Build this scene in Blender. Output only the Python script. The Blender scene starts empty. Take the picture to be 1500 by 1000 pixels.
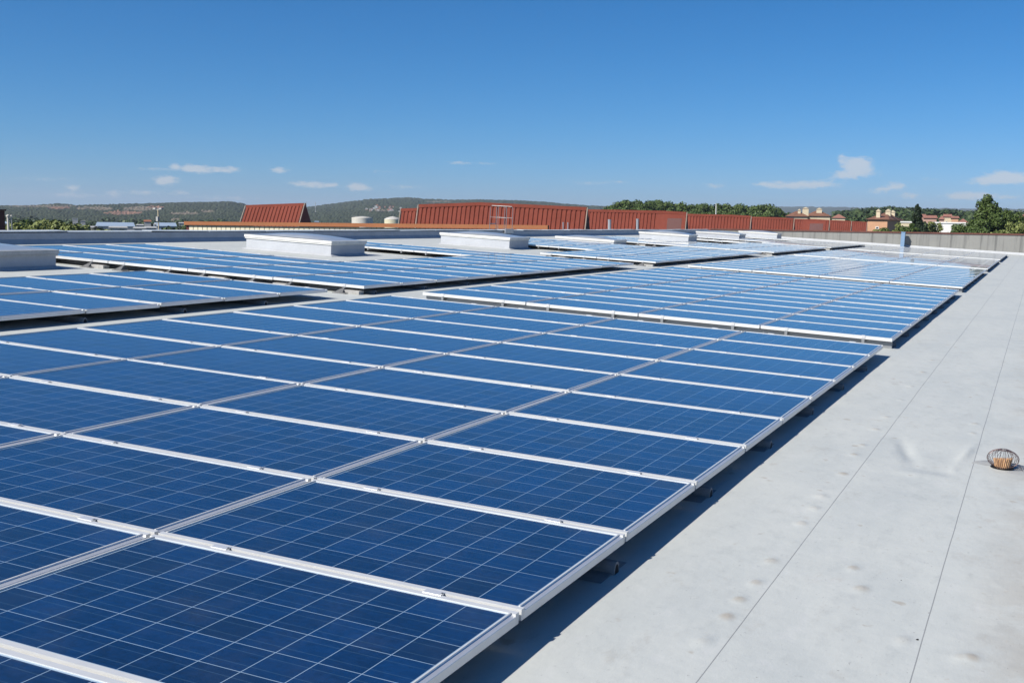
import bpy, math, random
from math import radians, sin, cos, pi
from mathutils import Matrix, Vector, noise
random.seed(7)
S = bpy.context.scene
COL = S.collection

# ------------------------------------------------------------------ frame of the roof (it falls 2.7 degrees to the right)
K = .047
N = math.hypot(1, K)
ZR = 9.0                                    # height of the panel plane over the ground
H = .135                                    # panel plane over the membrane
ROOF = Matrix(((1/N, 0, K/N, 0), (0, 1, 0, 0), (-K/N, 0, 1/N, ZR), (0, 0, 0, 1)))

# ------------------------------------------------------------------ camera
F, CX, CY = 1546.0, 934.51, 486.67          # in pixels of a 1500 x 1000 frame
CM = Matrix(((0.932571, 0.356061, 0.059429), (0.097954, -0.091150, -0.991008), (-0.347442, 0.930007, -0.119882)))
CP = ROOF @ Vector((1.575928, -3.197904, 1.434510))
MW = CM @ ROOF.to_3x3().transposed()
cam = bpy.data.objects.new('camera', bpy.data.cameras.new('camera'))
COL.objects.link(cam)
cr = Matrix((MW[0], -MW[1], -MW[2])).transposed().to_4x4()
cam.matrix_world = Matrix.Translation(CP) @ cr
cam.data.sensor_width = 36
cam.data.lens = F/1500*36
cam.data.shift_x = (750-CX)/1500
cam.data.shift_y = (CY-500)/1500
cam.data.clip_start = .05
cam.data.clip_end = 20000
S.camera = cam

def ray(x, y):
    return MW.transposed() @ Vector(((x-CX)/F, (y-CY)/F, 1.0))
def at(x, y, d):                            # point seen at (x, y) of the photograph, d metres away over the ground
    r = ray(x, y)
    return CP + r*(d/math.hypot(r.x, r.y))

# ------------------------------------------------------------------ sky, sun, exposure
SUN = (ROOF.to_3x3() @ Vector((-.085, -.145, .135))).normalized()
EL = math.asin(SUN.z)
ROT = math.atan2(SUN.x, SUN.y)
W = bpy.data.worlds.new("World")
S.world = W
W.use_nodes = True
SKY_STRENGTH = .075
def build_world():
    nt = W.node_tree
    nn, ln = nt.nodes.new, nt.links.new
    bg = nt.nodes['Background']
    sk = nn('ShaderNodeTexSky')
    sk.sky_type = 'NISHITA'
    sk.sun_disc = False
    sk.sun_elevation = EL
    sk.sun_rotation = ROT
    sk.altitude = 100
    sk.air_density = .7
    sk.dust_density = .3
    sk.ozone_density = 6.0
    bg.inputs[1].default_value = SKY_STRENGTH
    tc = nn('ShaderNodeTexCoord')
    def vm(op, a, b):
        n = nn('ShaderNodeVectorMath'); n.operation = op
        ln(a, n.inputs[0])
        if hasattr(b, 'is_output'): ln(b, n.inputs[1])
        else: n.inputs[1].default_value = b
        return n
    def mt(op, a, b=None, c=None):
        n = nn('ShaderNodeMath'); n.operation = op
        for i, v in enumerate((a, b, c)):
            if v is None: continue
            if hasattr(v, 'is_output'): ln(v, n.inputs[i])
            else: n.inputs[i].default_value = v
        return n.outputs[0]
    g = tc.outputs['Generated']
    total = None
    # small fair weather clouds low over the horizon: photo x, y, half width, half height, weight
    clouds = [(292, 248, 10, 5, 1.15), (274, 247, 9, 4.5, 1.1), (318, 249, 16, 4, .95), (340, 248, 12, 3.5, .8), (245, 264, 13, 5.5, 1.2), (236, 266, 8, 3.5, .9), (254, 244, 7, 4, .9), (226, 248, 20, 2.5, .5), (409, 249, 11, 4, 1.0),
              (440, 269, 14, 3.5, .8), (462, 271, 18, 4, .95), (485, 271, 9, 3, .8), (520, 273, 12, 4.5, 1.1), (533, 276, 12, 3.5, .9), (590, 274, 22, 3, .6), (675, 239, 18, 2.2, .65), (720, 240, 12, 2, .45),
              (106, 275, 7, 6, .95), (108, 286, 34, 3, .7), (166, 284, 7, 5, .75), (210, 282, 22, 3.5, .75), (265, 283, 12, 4, .6), (330, 290, 40, 3, .55), (60, 262, 40, 2.5, .4),
              (1246, 240, 12, 8, 1.1), (1264, 240, 11, 8, 1.15), (1232, 232, 6, 6, .8), (1236, 257, 14, 5, 1.1), (1262, 253, 20, 6, .9), (1195, 270, 26, 5, 1.15), (1150, 272, 26, 4.5, 1.0), (1120, 270, 14, 3, .7), (1316, 272, 11, 4.5, 1.05), (1300, 276, 10, 3.5, .8), (1286, 280, 12, 4, .75),
              (1446, 265, 20, 5.5, 1.25), (1470, 259, 18, 7, 1.3), (1497, 262, 16, 6, 1.2), (1430, 287, 26, 5, 1.15), (1400, 287, 14, 4, .9), (1332, 287, 14, 4, .95), (1480, 289, 16, 3, .6), (1045, 272, 14, 3.5, .7), (865, 268, 30, 2.5, .45), (905, 266, 16, 2, .45), (560, 252, 14, 2.5, .45), (1362, 262, 10, 3, .5)]
    for x, y, sx, sy, wgt in clouds:
        c = ray(x, y).normalized()
        r = c.cross(Vector((0, 0, 1))).normalized()
        u = r.cross(c)
        px = math.sqrt(F*F+(x-CX)**2+(y-CY)**2)
        a = vm('DOT_PRODUCT', g, tuple(r*(px/sx))).outputs['Value']
        b = vm('DOT_PRODUCT', g, tuple(u*(px/sy)))
        off = c.dot(u)*px/sy
        b = b.outputs['Value']
        d2 = mt('ADD', mt('MULTIPLY', a, a), mt('MULTIPLY', b, b))
        e = mt('MULTIPLY', mt('EXPONENT', mt('MULTIPLY', d2, -.7)), wgt)
        total = e if total is None else mt('ADD', total, e)
    fwd = mt('GREATER_THAN', vm('DOT_PRODUCT', g, tuple(ray(750, 300).normalized())).outputs['Value'], .2)
    mp = vm('MULTIPLY', g, (1, 1, 2.6))
    n1 = nn('ShaderNodeTexNoise'); n1.inputs['Scale'].default_value = 150; n1.inputs['Detail'].default_value = 8; n1.inputs['Roughness'].default_value = .66
    ln(mp.outputs[0], n1.inputs['Vector'])
    m = mt('ADD', mt('MULTIPLY', total, 1.12), mt('MULTIPLY', mt('SUBTRACT', n1.outputs[0], .5), 2.6))
    mr = nn('ShaderNodeMapRange'); mr.interpolation_type = 'SMOOTHSTEP'
    mr.inputs['From Min'].default_value = .14; mr.inputs['From Max'].default_value = 1.35
    ln(m, mr.inputs['Value'])
    m2 = mt('MULTIPLY', mt('MULTIPLY', mr.outputs[0], .66), mt('MULTIPLY', fwd, mt('MINIMUM', mt('MULTIPLY', total, 4.0), 1.0)))
    # a little more saturation, as the camera gave
    sp = nn('ShaderNodeSeparateColor'); ln(sk.outputs[0], sp.inputs[0])
    hs = nn('ShaderNodeCombineColor')
    ln(mt('MULTIPLY', mt('POWER', mt('MULTIPLY', sp.outputs[0], .1), 1.87), 12.6), hs.inputs[0])
    ln(mt('MULTIPLY', mt('POWER', mt('MULTIPLY', sp.outputs[1], .087), 1.08), 10.25), hs.inputs[1])
    ln(mt('MULTIPLY', mt('POWER', mt('MULTIPLY', sp.outputs[2], .1), .92), 10.3), hs.inputs[2])
    mx = nn('ShaderNodeMix'); mx.data_type = 'RGBA'
    ln(m2, mx.inputs[0]); ln(hs.outputs[0], mx.inputs[6]); mx.inputs[7].default_value = (7.2, 7.3, 7.4, 1)
    ln(mx.outputs[2], bg.inputs[0])
build_world()
W.cycles.sampling_method = 'AUTOMATIC'
sl = bpy.data.lights.new('sun', 'SUN')
sl.energy = 5.0
sl.angle = radians(.5)
sl.color = (1.0, .955, .88)
so = bpy.data.objects.new('sun', sl)
so.rotation_euler = SUN.to_track_quat('Z', 'Y').to_euler()
so.location = (0, 0, 60)
COL.objects.link(so)
S.view_settings.view_transform = 'Standard'
S.view_settings.look = 'None'
S.view_settings.exposure = .42
S.view_settings.gamma = 1
S.view_settings.use_curve_mapping = False

# ------------------------------------------------------------------ materials
def srgb(r, g, b):
    return tuple(((c/255+.055)/1.055)**2.4 if c > 10 else c/255/12.92 for c in (r, g, b)) + (1,)
class NT:
    """small helper to write node materials"""
    def __init__(s, name, rough=.6, spec=.5, metal=0, color=(.5, .5, .5, 1)):
        s.m = bpy.data.materials.new(name); s.m.use_nodes = True
        s.t = s.m.node_tree; s.b = s.t.nodes['Principled BSDF']
        s.b.inputs['Roughness'].default_value = rough
        s.b.inputs['Specular IOR Level'].default_value = spec
        s.b.inputs['Metallic'].default_value = metal
        s.b.inputs['Base Color'].default_value = color if len(color) == 4 else tuple(color)+(1,)
    def put(s, v, sock):
        if v is None: return
        if hasattr(v, 'is_output'): s.t.links.new(v, sock)
        else: sock.default_value = v
    def math(s, op, a, b=None, c=None, clamp=False):
        n = s.t.nodes.new('ShaderNodeMath'); n.operation = op; n.use_clamp = clamp
        for i, v in enumerate((a, b, c)): s.put(v, n.inputs[i])
        return n.outputs[0]
    def coord(s, which='Object'):
        return s.t.nodes.new('ShaderNodeTexCoord').outputs[which]
    def scale(s, v, sc):
        n = s.t.nodes.new('ShaderNodeVectorMath'); n.operation = 'MULTIPLY'
        s.put(v, n.inputs[0]); n.inputs[1].default_value = sc
        return n.outputs[0]
    def xyz(s, v):
        n = s.t.nodes.new('ShaderNodeSeparateXYZ'); s.put(v, n.inputs[0]); return n.outputs
    def noise(s, v, sc, detail=4, rough=.55):
        n = s.t.nodes.new('ShaderNodeTexNoise'); s.put(v, n.inputs['Vector'])
        n.inputs['Scale'].default_value = sc; n.inputs['Detail'].default_value = detail; n.inputs['Roughness'].default_value = rough
        return n.outputs[0]
    def rng(s, v, a, b, c=0, d=1, smooth=True):
        n = s.t.nodes.new('ShaderNodeMapRange')
        if smooth: n.interpolation_type = 'SMOOTHSTEP'
        s.put(v, n.inputs[0])
        for i, k in enumerate((a, b, c, d)): n.inputs[i+1].default_value = k
        return n.outputs[0]
    def mix(s, f, a, b):
        n = s.t.nodes.new('ShaderNodeMix'); n.data_type = 'RGBA'
        s.put(f, n.inputs[0]); s.put(a, n.inputs[6]); s.put(b, n.inputs[7])
        return n.outputs[2]
    def color(s, v): s.put(v, s.b.inputs['Base Color']); return s
    def bump(s, h, dist=.01, strength=1):
        n = s.t.nodes.new('ShaderNodeBump'); n.inputs['Distance'].default_value = dist; n.inputs['Strength'].default_value = strength
        s.put(h, n.inputs['Height']); s.t.links.new(n.outputs[0], s.b.inputs['Normal']); return s

def plain(name, col, rough=.6, spec=.4, metal=0, vary=.15, sc=3.0):
    """weathered plain surface: base colour mottled by two noises"""
    n = NT(name, rough, spec, metal)
    o = n.coord()
    f = n.math('ADD', n.math('MULTIPLY', n.noise(o, sc, 5), .6), n.math('MULTIPLY', n.noise(o, sc*7, 4), .4))
    a = tuple(c*(1-vary) for c in col[:3])+(1,); b = tuple(min(1, c*(1+vary)) for c in col[:3])+(1,)
    n.color(n.mix(n.rng(f, .3, .7), a, b))
    return n.m

def mat_cells():
    n = NT('solar_cells', .32, .3)
    uv = n.xyz(n.coord('UV'))
    px, py = .1585, .1545
    u = n.math('DIVIDE', n.math('SUBTRACT', uv[0], .0325), px)
    v = n.math('DIVIDE', n.math('SUBTRACT', uv[1], .0315), py)
    iu, iv = n.math('FLOOR', u), n.math('FLOOR', v)
    fu, fv = n.math('FRACT', u), n.math('FRACT', v)
    def edge(fr, w):                        # 1 on the gap between two cells
        return n.math('LESS_THAN', n.math('SUBTRACT', .5, n.math('ABSOLUTE', n.math('SUBTRACT', fr, .5))), w)
    gap = n.math('MAXIMUM', edge(fu, .0098), edge(fv, .0098))
    out = n.math('MAXIMUM', n.math('MAXIMUM', n.math('LESS_THAN', u, 0), n.math('GREATER_THAN', u, 10)),
                 n.math('MAXIMUM', n.math('LESS_THAN', v, 0), n.math('GREATER_THAN', v, 6)))
    gap = n.math('MAXIMUM', gap, out)
    bus = n.math('MAXIMUM', n.math('LESS_THAN', n.math('ABSOLUTE', n.math('SUBTRACT', fv, .26)), .009),
                 n.math('LESS_THAN', n.math('ABSOLUTE', n.math('SUBTRACT', fv, .74)), .009))
    rnd = n.t.nodes.new('ShaderNodeObjectInfo').outputs['Random']
    cb = n.t.nodes.new('ShaderNodeCombineXYZ'); n.put(iu, cb.inputs[0]); n.put(iv, cb.inputs[1]); n.put(n.math('MULTIPLY', rnd, 91.0), cb.inputs[2])
    wn = n.t.nodes.new('ShaderNodeTexWhiteNoise'); wn.noise_dimensions = '3D'; n.put(cb.outputs[0], wn.inputs[0])
    vo = n.t.nodes.new('ShaderNodeTexVoronoi'); vo.inputs['Scale'].default_value = 52; n.put(n.coord('UV'), vo.inputs['Vector'])
    cry = n.xyz(vo.outputs['Color'])[0]     # crystal grains of the polycrystalline silicon
    f = n.math('ADD', n.math('MULTIPLY', wn.outputs[0], .56), n.math('ADD', n.math('MULTIPLY', cry, .34), n.math('MULTIPLY', rnd, .14)))
    str_ = n.noise(n.scale(n.coord('UV'), (4, 30, 1)), 2.2, 5, .7)
    f = n.math('ADD', n.math('MULTIPLY', f, .75), n.math('MULTIPLY', n.rng(str_, .3, .7), .25))
    cell = n.mix(f, (.0026, .0105, .031, 1), (.0050, .036, .124, 1))
    odd = n.rng(n.xyz(wn.outputs[1])[1], .72, .9, 0, .55)
    cell = n.mix(odd, cell, (.0075, .0165, .036, 1))
    cell = n.mix(n.math('MULTIPLY', bus, .28), cell, (.10, .19, .26, 1))
    # thin film of dust
    dust = n.rng(n.noise(n.coord('UV'), 3.1, 5), .42, .8, .0, .05)
    c = n.mix(gap, cell, (.27, .37, .47, 1))
    n.color(n.mix(dust, c, (.32, .31, .28, 1)))
    n.b.inputs['Coat Weight'].default_value = 1
    n.b.inputs['Coat IOR'].default_value = 1.41
    n.put(n.rng(n.noise(n.coord('UV'), 6, 4), .3, .8, .012, .05), n.b.inputs['Coat Roughness'])
    return n.m
M_CELL = mat_cells()
def mat_alu(name, base=(.80, .80, .79), rough=.36, metal=.55):
    n = NT(name, rough, .5, metal)
    f = n.noise(n.coord(), 9, 4)
    n.color(n.mix(n.rng(f, .3, .7), tuple(c*.93 for c in base)+(1,), tuple(base)+(1,)))
    return n.m
M_ALU = mat_alu('anodised_frame', (.67, .67, .655), .42, .25)
M_ALUSIDE = mat_alu('frame_side_sheen', (.70, .71, .72), .38, .45)  # same metal as the other members; duller sheen put into the colour
M_CLAMP = mat_alu('bright_clamp', (.80, .79, .77), .30, .45)
M_RAIL = mat_alu('dull_rail', (.26, .27, .28), .5, .5)
M_STEEL = mat_alu('galvanised_steel', (.42, .44, .46), .4, .5)
M_FOOT = plain('weathered_foot', (.13, .13, .13, 1), .8, .2, 0, .2, 9)
M_BACK = plain('backsheet', (.55, .56, .58, 1), .6)
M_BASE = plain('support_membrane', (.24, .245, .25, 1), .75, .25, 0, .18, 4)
M_DARK = plain('shade_and_stone_black', (.02, .02, .022, 1), .8, .2)  # near-black that paints shade in holes and under the coping; stone chips too
M_BLOCK = plain('concrete_block', (.36, .35, .33, 1), .9, .2, 0, .2, 9)

ZC = Vector((1.575928, -3.197904, 1.434510))
def on_roof(x, y, w=-H):                     # photo pixel -> (u, v) on the plane w of the roof
    d = CM.transposed() @ Vector(((x-CX)/F, (y-CY)/F, 1.0))
    p = ZC+d*((w-ZC.z)/d.z)
    return p.x, p.y
DENTS = [(1030, 940), (1065, 904), (1083, 879), (1107, 854), (1130, 822), (1174, 767), (1193, 745), (1203, 727), (1235, 694), (1251, 666), (1263, 652), (1283, 629), (1298, 611), (1319, 586), (1334, 566), (1351, 545), (1365, 528), (1388, 505), (1428, 621), (1425, 635), (1408, 962), (1323, 937), (1424, 963), (1250, 832), (1262, 862)]
DUV = [on_roof(*p) for p in DENTS]
def mat_membrane():
    n = NT('roof_membrane', .62, .32)
    o = n.coord()
    x, y, z = n.xyz(o)
    big = n.noise(o, .55, 5); mid = n.noise(n.scale(o, (1, .45, 1)), 2.6, 6, .6); fine = n.noise(n.scale(o, (1, .6, 1)), 34, 5, .72)
    mot = n.noise(n.scale(o, (1, .5, 1)), 10, 6, .68)
    scuff = n.noise(n.scale(o, (1.0, .55, 1)), 5.2, 7, .7)
    scuff2 = n.noise(n.scale(o, (1.2, .7, 1)), 8.1, 6, .7)
    c = n.mix(n.rng(mid, .3, .72), (.445, .463, .444, 1), (.497, .508, .478, 1))
    c = n.mix(n.rng(big, .35, .7, 0, .5), c, (.52, .528, .49, 1))
    c = n.mix(n.rng(mot, .50, .72, 0, .26), c, (.325, .340, .330, 1))
    c = n.mix(n.rng(mot, .46, .28, 0, .30), c, (.56, .56, .54, 1))
    c = n.mix(n.rng(scuff, .57, .74, 0, .36), c, (.345, .325, .285, 1))
    c = n.mix(n.rng(scuff2, .60, .74, 0, .32), c, (.36, .325, .275, 1))
    c = n.mix(n.rng(fine, .60, .74, 0, .42), c, (.27, .27, .265, 1))
    c = n.mix(n.rng(n.noise(n.scale(o, (1, .55, 1)), 75, 3, .6), .68, .75, 0, .5), c, (.15, .14, .135, 1))
    # brown dirt where the water stands, lower side of the roof
    wet = n.math('MULTIPLY', n.rng(x, 1.34, 1.9), n.rng(n.noise(n.scale(o, (1.0, .8, 1)), 2.4, 7, .7), .38, .62))
    c = n.mix(n.math('MULTIPLY', wet, .55), c, (.29, .235, .175, 1))
    spot = n.rng(n.noise(o, 6.5, 3, .5), .68, .75)
    c = n.mix(n.math('MULTIPLY', spot, .45), c, (.28, .22, .155, 1))
    # trodden fixings along the joints: little brown rings
    ring = None
    for k, (a, b) in enumerate(DUV):
        r = .024+.012*((k*37) % 10)/10
        dd = n.math('SQRT', n.math('ADD', n.math('POWER', n.math('MULTIPLY', n.math('SUBTRACT', x, a), 1/r), 2.0), n.math('POWER', n.math('MULTIPLY', n.math('SUBTRACT', y, b), .8/r), 2.0)))
        e = n.rng(n.math('ADD', dd, n.math('MULTIPLY', mot, .9)), .7, 1.9, .12+.5*((k*13) % 7)/7, 0)
        ring = e if ring is None else n.math('MAXIMUM', ring, e)
    c = n.mix(ring, c, (.33, .27, .20, 1))
    # sealed joints between the membrane strips
    wob = n.math('MULTIPLY', n.math('SUBTRACT', n.noise(n.scale(o, (0, 1, 0)), .9, 2), .5), .010)
    j = None
    for u in (.648, 1.305, 2.3, 3.35):
        d = n.math('ABSOLUTE', n.math('SUBTRACT', n.math('ADD', x, wob), u))
        k = n.math('LESS_THAN', d, .0021)
        j = k if j is None else n.math('MAXIMUM', j, k)
    for v, a, b in ((7.25, .32, .66), (16.8, .6, 1.6), (12.4, 1.3, 2.3)):
        k = n.math('MULTIPLY', n.math('LESS_THAN', n.math('ABSOLUTE', n.math('SUBTRACT', y, v)), .008), n.math('MULTIPLY', n.math('GREATER_THAN', x, a), n.math('LESS_THAN', x, b)))
        j = n.math('MAXIMUM', j, n.math('MULTIPLY', k, .45))
    c = n.mix(n.math('MULTIPLY', j, .68), c, (.16, .16, .165, 1))
    # lap beside each joint is a shade lighter
    n.color(c)
    h = n.math('ADD', n.math('MULTIPLY', n.noise(o, 1.6, 4), 1.0), n.math('ADD', n.math('MULTIPLY', mid, .45), n.math('ADD', n.math('MULTIPLY', fine, .06), n.math('MULTIPLY', mot, .16))))
    n.bump(n.math('SUBTRACT', h, n.math('MULTIPLY', j, .25)), .02, .6)
    return n.m
M_ROOF = mat_membrane()
M_MEMB = plain('white_membrane', (.40, .41, .42, 1), .6, .35, 0, .1, 2.5)
M_CAP = plain('white_cap_frame', (.66, .65, .61, 1), .4, .45, 0, .08, 5)
M_CAPOLD = plain('grey_cap_frame', (.46, .45, .43, 1), .6, .35, 0, .15, 5)
def mat_dome():
    n = NT('milky_dome', .28, .5)
    f = n.noise(n.coord(), 2.4, 5)
    n.color(n.mix(n.rng(f, .3, .7), (.30, .33, .36, 1), (.38, .40, .41, 1)))
    n.b.inputs['Coat Weight'].default_value = .4
    return n.m
M_DOME = mat_dome()
M_CURB = plain('skylight_membrane', (.425, .44, .462, 1), .6, .35, 0, .07, 2.5)
def mat_concrete():
    n = NT('stained_concrete', .9, .2)
    o = n.coord()
    st = n.noise(n.scale(o, (2.2, 1, .10)), 1.3, 6, .65)
    c = n.mix(n.noise(o, 1.1, 5), (.19, .19, .18, 1), (.275, .27, .25, 1))
    c = n.mix(n.rng(st, .48, .66, 0, .8), c, (.115, .115, .11, 1))
    n.color(c); n.bump(n.noise(o, 20, 4), .01, .4)
    return n.m
M_CONC = mat_concrete()
M_RUST = plain('rust_red_coping', (.115, .045, .034, 1), .6, .3, 0, .2, 2)
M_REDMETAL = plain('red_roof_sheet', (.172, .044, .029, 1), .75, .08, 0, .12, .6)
M_REDDARK = plain('dark_and_shaded_red', (.085, .024, .020, 1), .6, .3, 0, .1, .6)  # own dark red of hatch and corner; on gables it paints shade
M_TRIM = plain('pale_trim', (.30, .25, .20, 1), .6, .3)
M_ORANGE = plain('orange_fascia', (.30, .115, .046, 1), .55, .3, 0, .08, .8)
M_CREAM = plain('cream_cladding', (.66, .61, .45, 1), .6, .3, 0, .08, 1)
M_HALLROOF = plain('hall_roof_grey', (.33, .32, .30, 1), .8, .2)
M_BLUEMETAL = plain('blue_grey_metal', (.19, .29, .42, 1), .4, .4, .2, .1, 6)
M_TANK = plain('tank_white', (.55, .52, .46, 1), .6, .3, 0, .1, .12)
M_TANK2 = plain('tank_cream', (.62, .57, .40, 1), .6, .3, 0, .1, .12)
M_WHITEWALL = plain('white_wall', (.72, .71, .68, 1), .8, .2, 0, .05, .3)
M_BLUEROOF = plain('pale_blue_roof', (.30, .37, .45, 1), .5, .4, 0, .06, .1)
M_GREYWALL = plain('grey_wall', (.38, .38, .37, 1), .8, .2, 0, .15, .2)
M_HOUSE_O = plain('apricot_render', (.52, .30, .18, 1), .85, .2, 0, .07, .4)
M_HOUSE_C = plain('cream_render', (.56, .48, .34, 1), .85, .2, 0, .07, .4)
M_HOUSE_P = plain('pink_render', (.42, .27, .21, 1), .85, .2, 0, .1, .4)
M_TILE = plain('clay_tile', (.20, .098, .064, 1), .8, .2, 0, .25, .9)
M_TILE2 = plain('pink_tile', (.29, .135, .10, 1), .8, .2, 0, .2, .9)
M_GLASSDARK = plain('dark_window', (.03, .035, .04, 1), .2, .5, 0, .1, 3)
M_BARK = plain('bark', (.09, .06, .04, 1), .9, .1, 0, .3, 8)
M_WIRE = plain('dark_wire', (.12, .085, .085, 1), .45, .5, .5, .2, 20)
M_TERRA = plain('terracotta_strainer', (.55, .34, .19, 1), .8, .2, 0, .25, 26)
M_COPE = plain('faded_coping_metal', (.52, .56, .58, 1), .5, .4, .2, .18, 1.2)
M_STAIN = plain('dirty_membrane_patch', (.345, .345, .33, 1), .7, .3, 0, .12, 6)

def mat_leaf(name, a, b, tr=.12):
    n = NT(name, .55, .25)
    g = n.t.nodes.new('ShaderNodeNewGeometry').outputs['Random Per Island']
    f = n.math('ADD', n.math('MULTIPLY', g, .6), n.math('MULTIPLY', n.noise(n.coord(), .8, 3), .4))
    n.color(n.mix(f, a+(1,), b+(1,)))
    return n.m
M_PINE = mat_leaf('pine_foliage', (.024, .048, .012), (.098, .138, .032))
M_DARKLEAF = mat_leaf('cypress_foliage', (.008, .018, .008), (.030, .048, .020))
M_OLIVE = mat_leaf('olive_foliage', (.085, .112, .030), (.235, .260, .080))
M_WOOD = mat_leaf('wood_foliage', (.020, .040, .013), (.070, .098, .030))
def mat_land(name, cols, sc):
    n = NT(name, .95, .1)
    o = n.coord()
    f = n.noise(o, sc, 8, .68)
    f2 = n.noise(o, sc*9, 6, .7)
    c = n.mix(n.rng(f2, .32, .66), cols[0], cols[1])
    c = n.mix(n.rng(f, .56, .74, 0, .5), c, cols[2])
    n.color(c)
    return n.m
M_HILL = mat_land('wooded_hill', ((.024, .034, .018, 1), (.056, .066, .032, 1), (.092, .090, .052, 1)), .006)
M_GROUND = mat_land('dry_plain', ((.05, .06, .03, 1), (.12, .115, .07, 1), (.20, .17, .12, 1)), .01)
M_EARTH = mat_land('red_earth', ((.19, .105, .07, 1), (.27, .16, .11, 1), (.33, .23, .16, 1)), .02)
M_SCAR = mat_land('pale_earth', ((.135, .115, .08, 1), (.20, .165, .12, 1), (.24, .21, .17, 1)), .02)

# ------------------------------------------------------------------ mesh helpers
class MB:
    def __init__(s): s.v = []; s.f = []; s.mi = []; s.uv = {}
    def face(s, pts, m=0, uv=None):
        i = len(s.v); s.v += [tuple(p) for p in pts]
        s.f.append(tuple(range(i, i+len(pts)))); s.mi.append(m)
        if uv: s.uv[len(s.f)-1] = uv
        return s
    def box(s, x0, x1, y0, y1, z0, z1, m=0):
        i = len(s.v)
        s.v += [(x0, y0, z0), (x1, y0, z0), (x1, y1, z0), (x0, y1, z0), (x0, y0, z1), (x1, y0, z1), (x1, y1, z1), (x0, y1, z1)]
        for q in ((3, 2, 1, 0), (4, 5, 6, 7), (0, 1, 5, 4), (1, 2, 6, 5), (2, 3, 7, 6), (3, 0, 4, 7)):
            s.f.append(tuple(i+k for k in q)); s.mi.append(m)
        return s
    def extrude(s, poly, vec, m=0, caps=True):
        n = len(poly); i = len(s.v); vec = Vector(vec)
        s.v += [tuple(p) for p in poly] + [tuple(Vector(p)+vec) for p in poly]
        for k in range(n):
            s.f.append((i+k, i+(k+1) % n, i+n+(k+1) % n, i+n+k)); s.mi.append(m)
        if caps:
            s.f.append(tuple(i+k for k in reversed(range(n)))); s.mi.append(m)
            s.f.append(tuple(i+n+k for k in range(n))); s.mi.append(m)
        return s
    def tube(s, pts, r, n=6, m=0, r1=None, caps=True):
        pts = [Vector(p) for p in pts]; base = len(s.v); L = len(pts)
        for k, p in enumerate(pts):
            t = (pts[min(k+1, L-1)]-pts[max(k-1, 0)]).normalized()
            a = t.cross(Vector((0, 0, 1)) if abs(t.z) < .9 else Vector((1, 0, 0))).normalized(); b = t.cross(a)
            rr = r if r1 is None else r+(r1-r)*k/(L-1)
            for q in range(n):
                w = 2*pi*q/n
                s.v.append(tuple(p+a*(rr*cos(w))+b*(rr*sin(w))))
        for k in range(L-1):
            for q in range(n):
                s.f.append((base+k*n+q, base+k*n+(q+1) % n, base+(k+1)*n+(q+1) % n, base+(k+1)*n+q)); s.mi.append(m)
        if caps:
            s.f.append(tuple(base+q for q in reversed(range(n)))); s.mi.append(m)
            s.f.append(tuple(base+(L-1)*n+q for q in range(n))); s.mi.append(m)
        return s
    def lathe(s, prof, n=24, m=0, c=(0, 0, 0)):
        base = len(s.v)
        for r, z in prof:
            for q in range(n):
                w = 2*pi*q/n
                s.v.append((c[0]+r*cos(w), c[1]+r*sin(w), c[2]+z))
        for k in range(len(prof)-1):
            for q in range(n):
                s.f.append((base+k*n+q, base+k*n+(q+1) % n, base+(k+1)*n+(q+1) % n, base+(k+1)*n+q)); s.mi.append(m)
        return s
    def grid(s, nx, ny, fn, mf=None):
        base = len(s.v)
        for j in range(ny+1):
            for i in range(nx+1): s.v.append(tuple(fn(i/nx, j/ny)))
        for j in range(ny):
            for i in range(nx):
                a = base+j*(nx+1)+i
                s.f.append((a, a+1, a+nx+2, a+nx+1)); s.mi.append(mf(i, j) if mf else 0)
        return s
    def mesh(s, name, mats, smooth=False):
        me = bpy.data.meshes.new(name)
        me.from_pydata(s.v, [], s.f); me.update()
        for m in (mats if isinstance(mats, (list, tuple)) else [mats]): me.materials.append(m)
        me.polygons.foreach_set('material_index', s.mi)
        if smooth: me.polygons.foreach_set('use_smooth', [True]*len(s.f))
        if s.uv:
            l = me.uv_layers.new(name='UVMap')
            for fi, uv in s.uv.items():
                for k, li in enumerate(me.polygons[fi].loop_indices): l.data[li].uv = uv[k]
        me.update()
        return me
    def build(s, name, mats, parent=None, smooth=False, mat=None):
        return link(name, s.mesh(name, mats, smooth), parent, mat)
def link(name, me, parent=None, mat=None):
    o = bpy.data.objects.new(name, me); COL.objects.link(o)
    if parent is not None: o.parent = parent
    if mat is not None: o.matrix_world = mat
    return o
def tag(o, label, cat, group=None, kind=None):
    if label: o['label'] = label
    if cat: o['category'] = cat
    if group: o['group'] = group
    if kind: o['kind'] = kind
    return o
def thing(name, label, cat, mat, group=None):
    o = bpy.data.objects.new(name, None); COL.objects.link(o)
    o.empty_display_size = .2
    o.matrix_world = mat
    return tag(o, label, cat, group)
def rloc(u, v, w=0): return ROOF @ Matrix.Translation((u, v, w))
def copy_thing(root, mat, label, group):
    r = root.copy(); COL.objects.link(r); r.matrix_world = mat; tag(r, label, None, group)
    for ch in root.children:
        c = ch.copy(); COL.objects.link(c); c.parent = r
        for g in ch.children:
            d = g.copy(); COL.objects.link(d); d.parent = c
    return r

# ------------------------------------------------------------------ ground and roof deck
g = MB(); g.grid(40, 40, lambda a, b: ((a-.5)*16000, (b-.4)*16000, 0))
tag(g.build('ground', M_GROUND), 'dry flat ground around the building reaching to the hills', 'ground', kind='structure')

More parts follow.
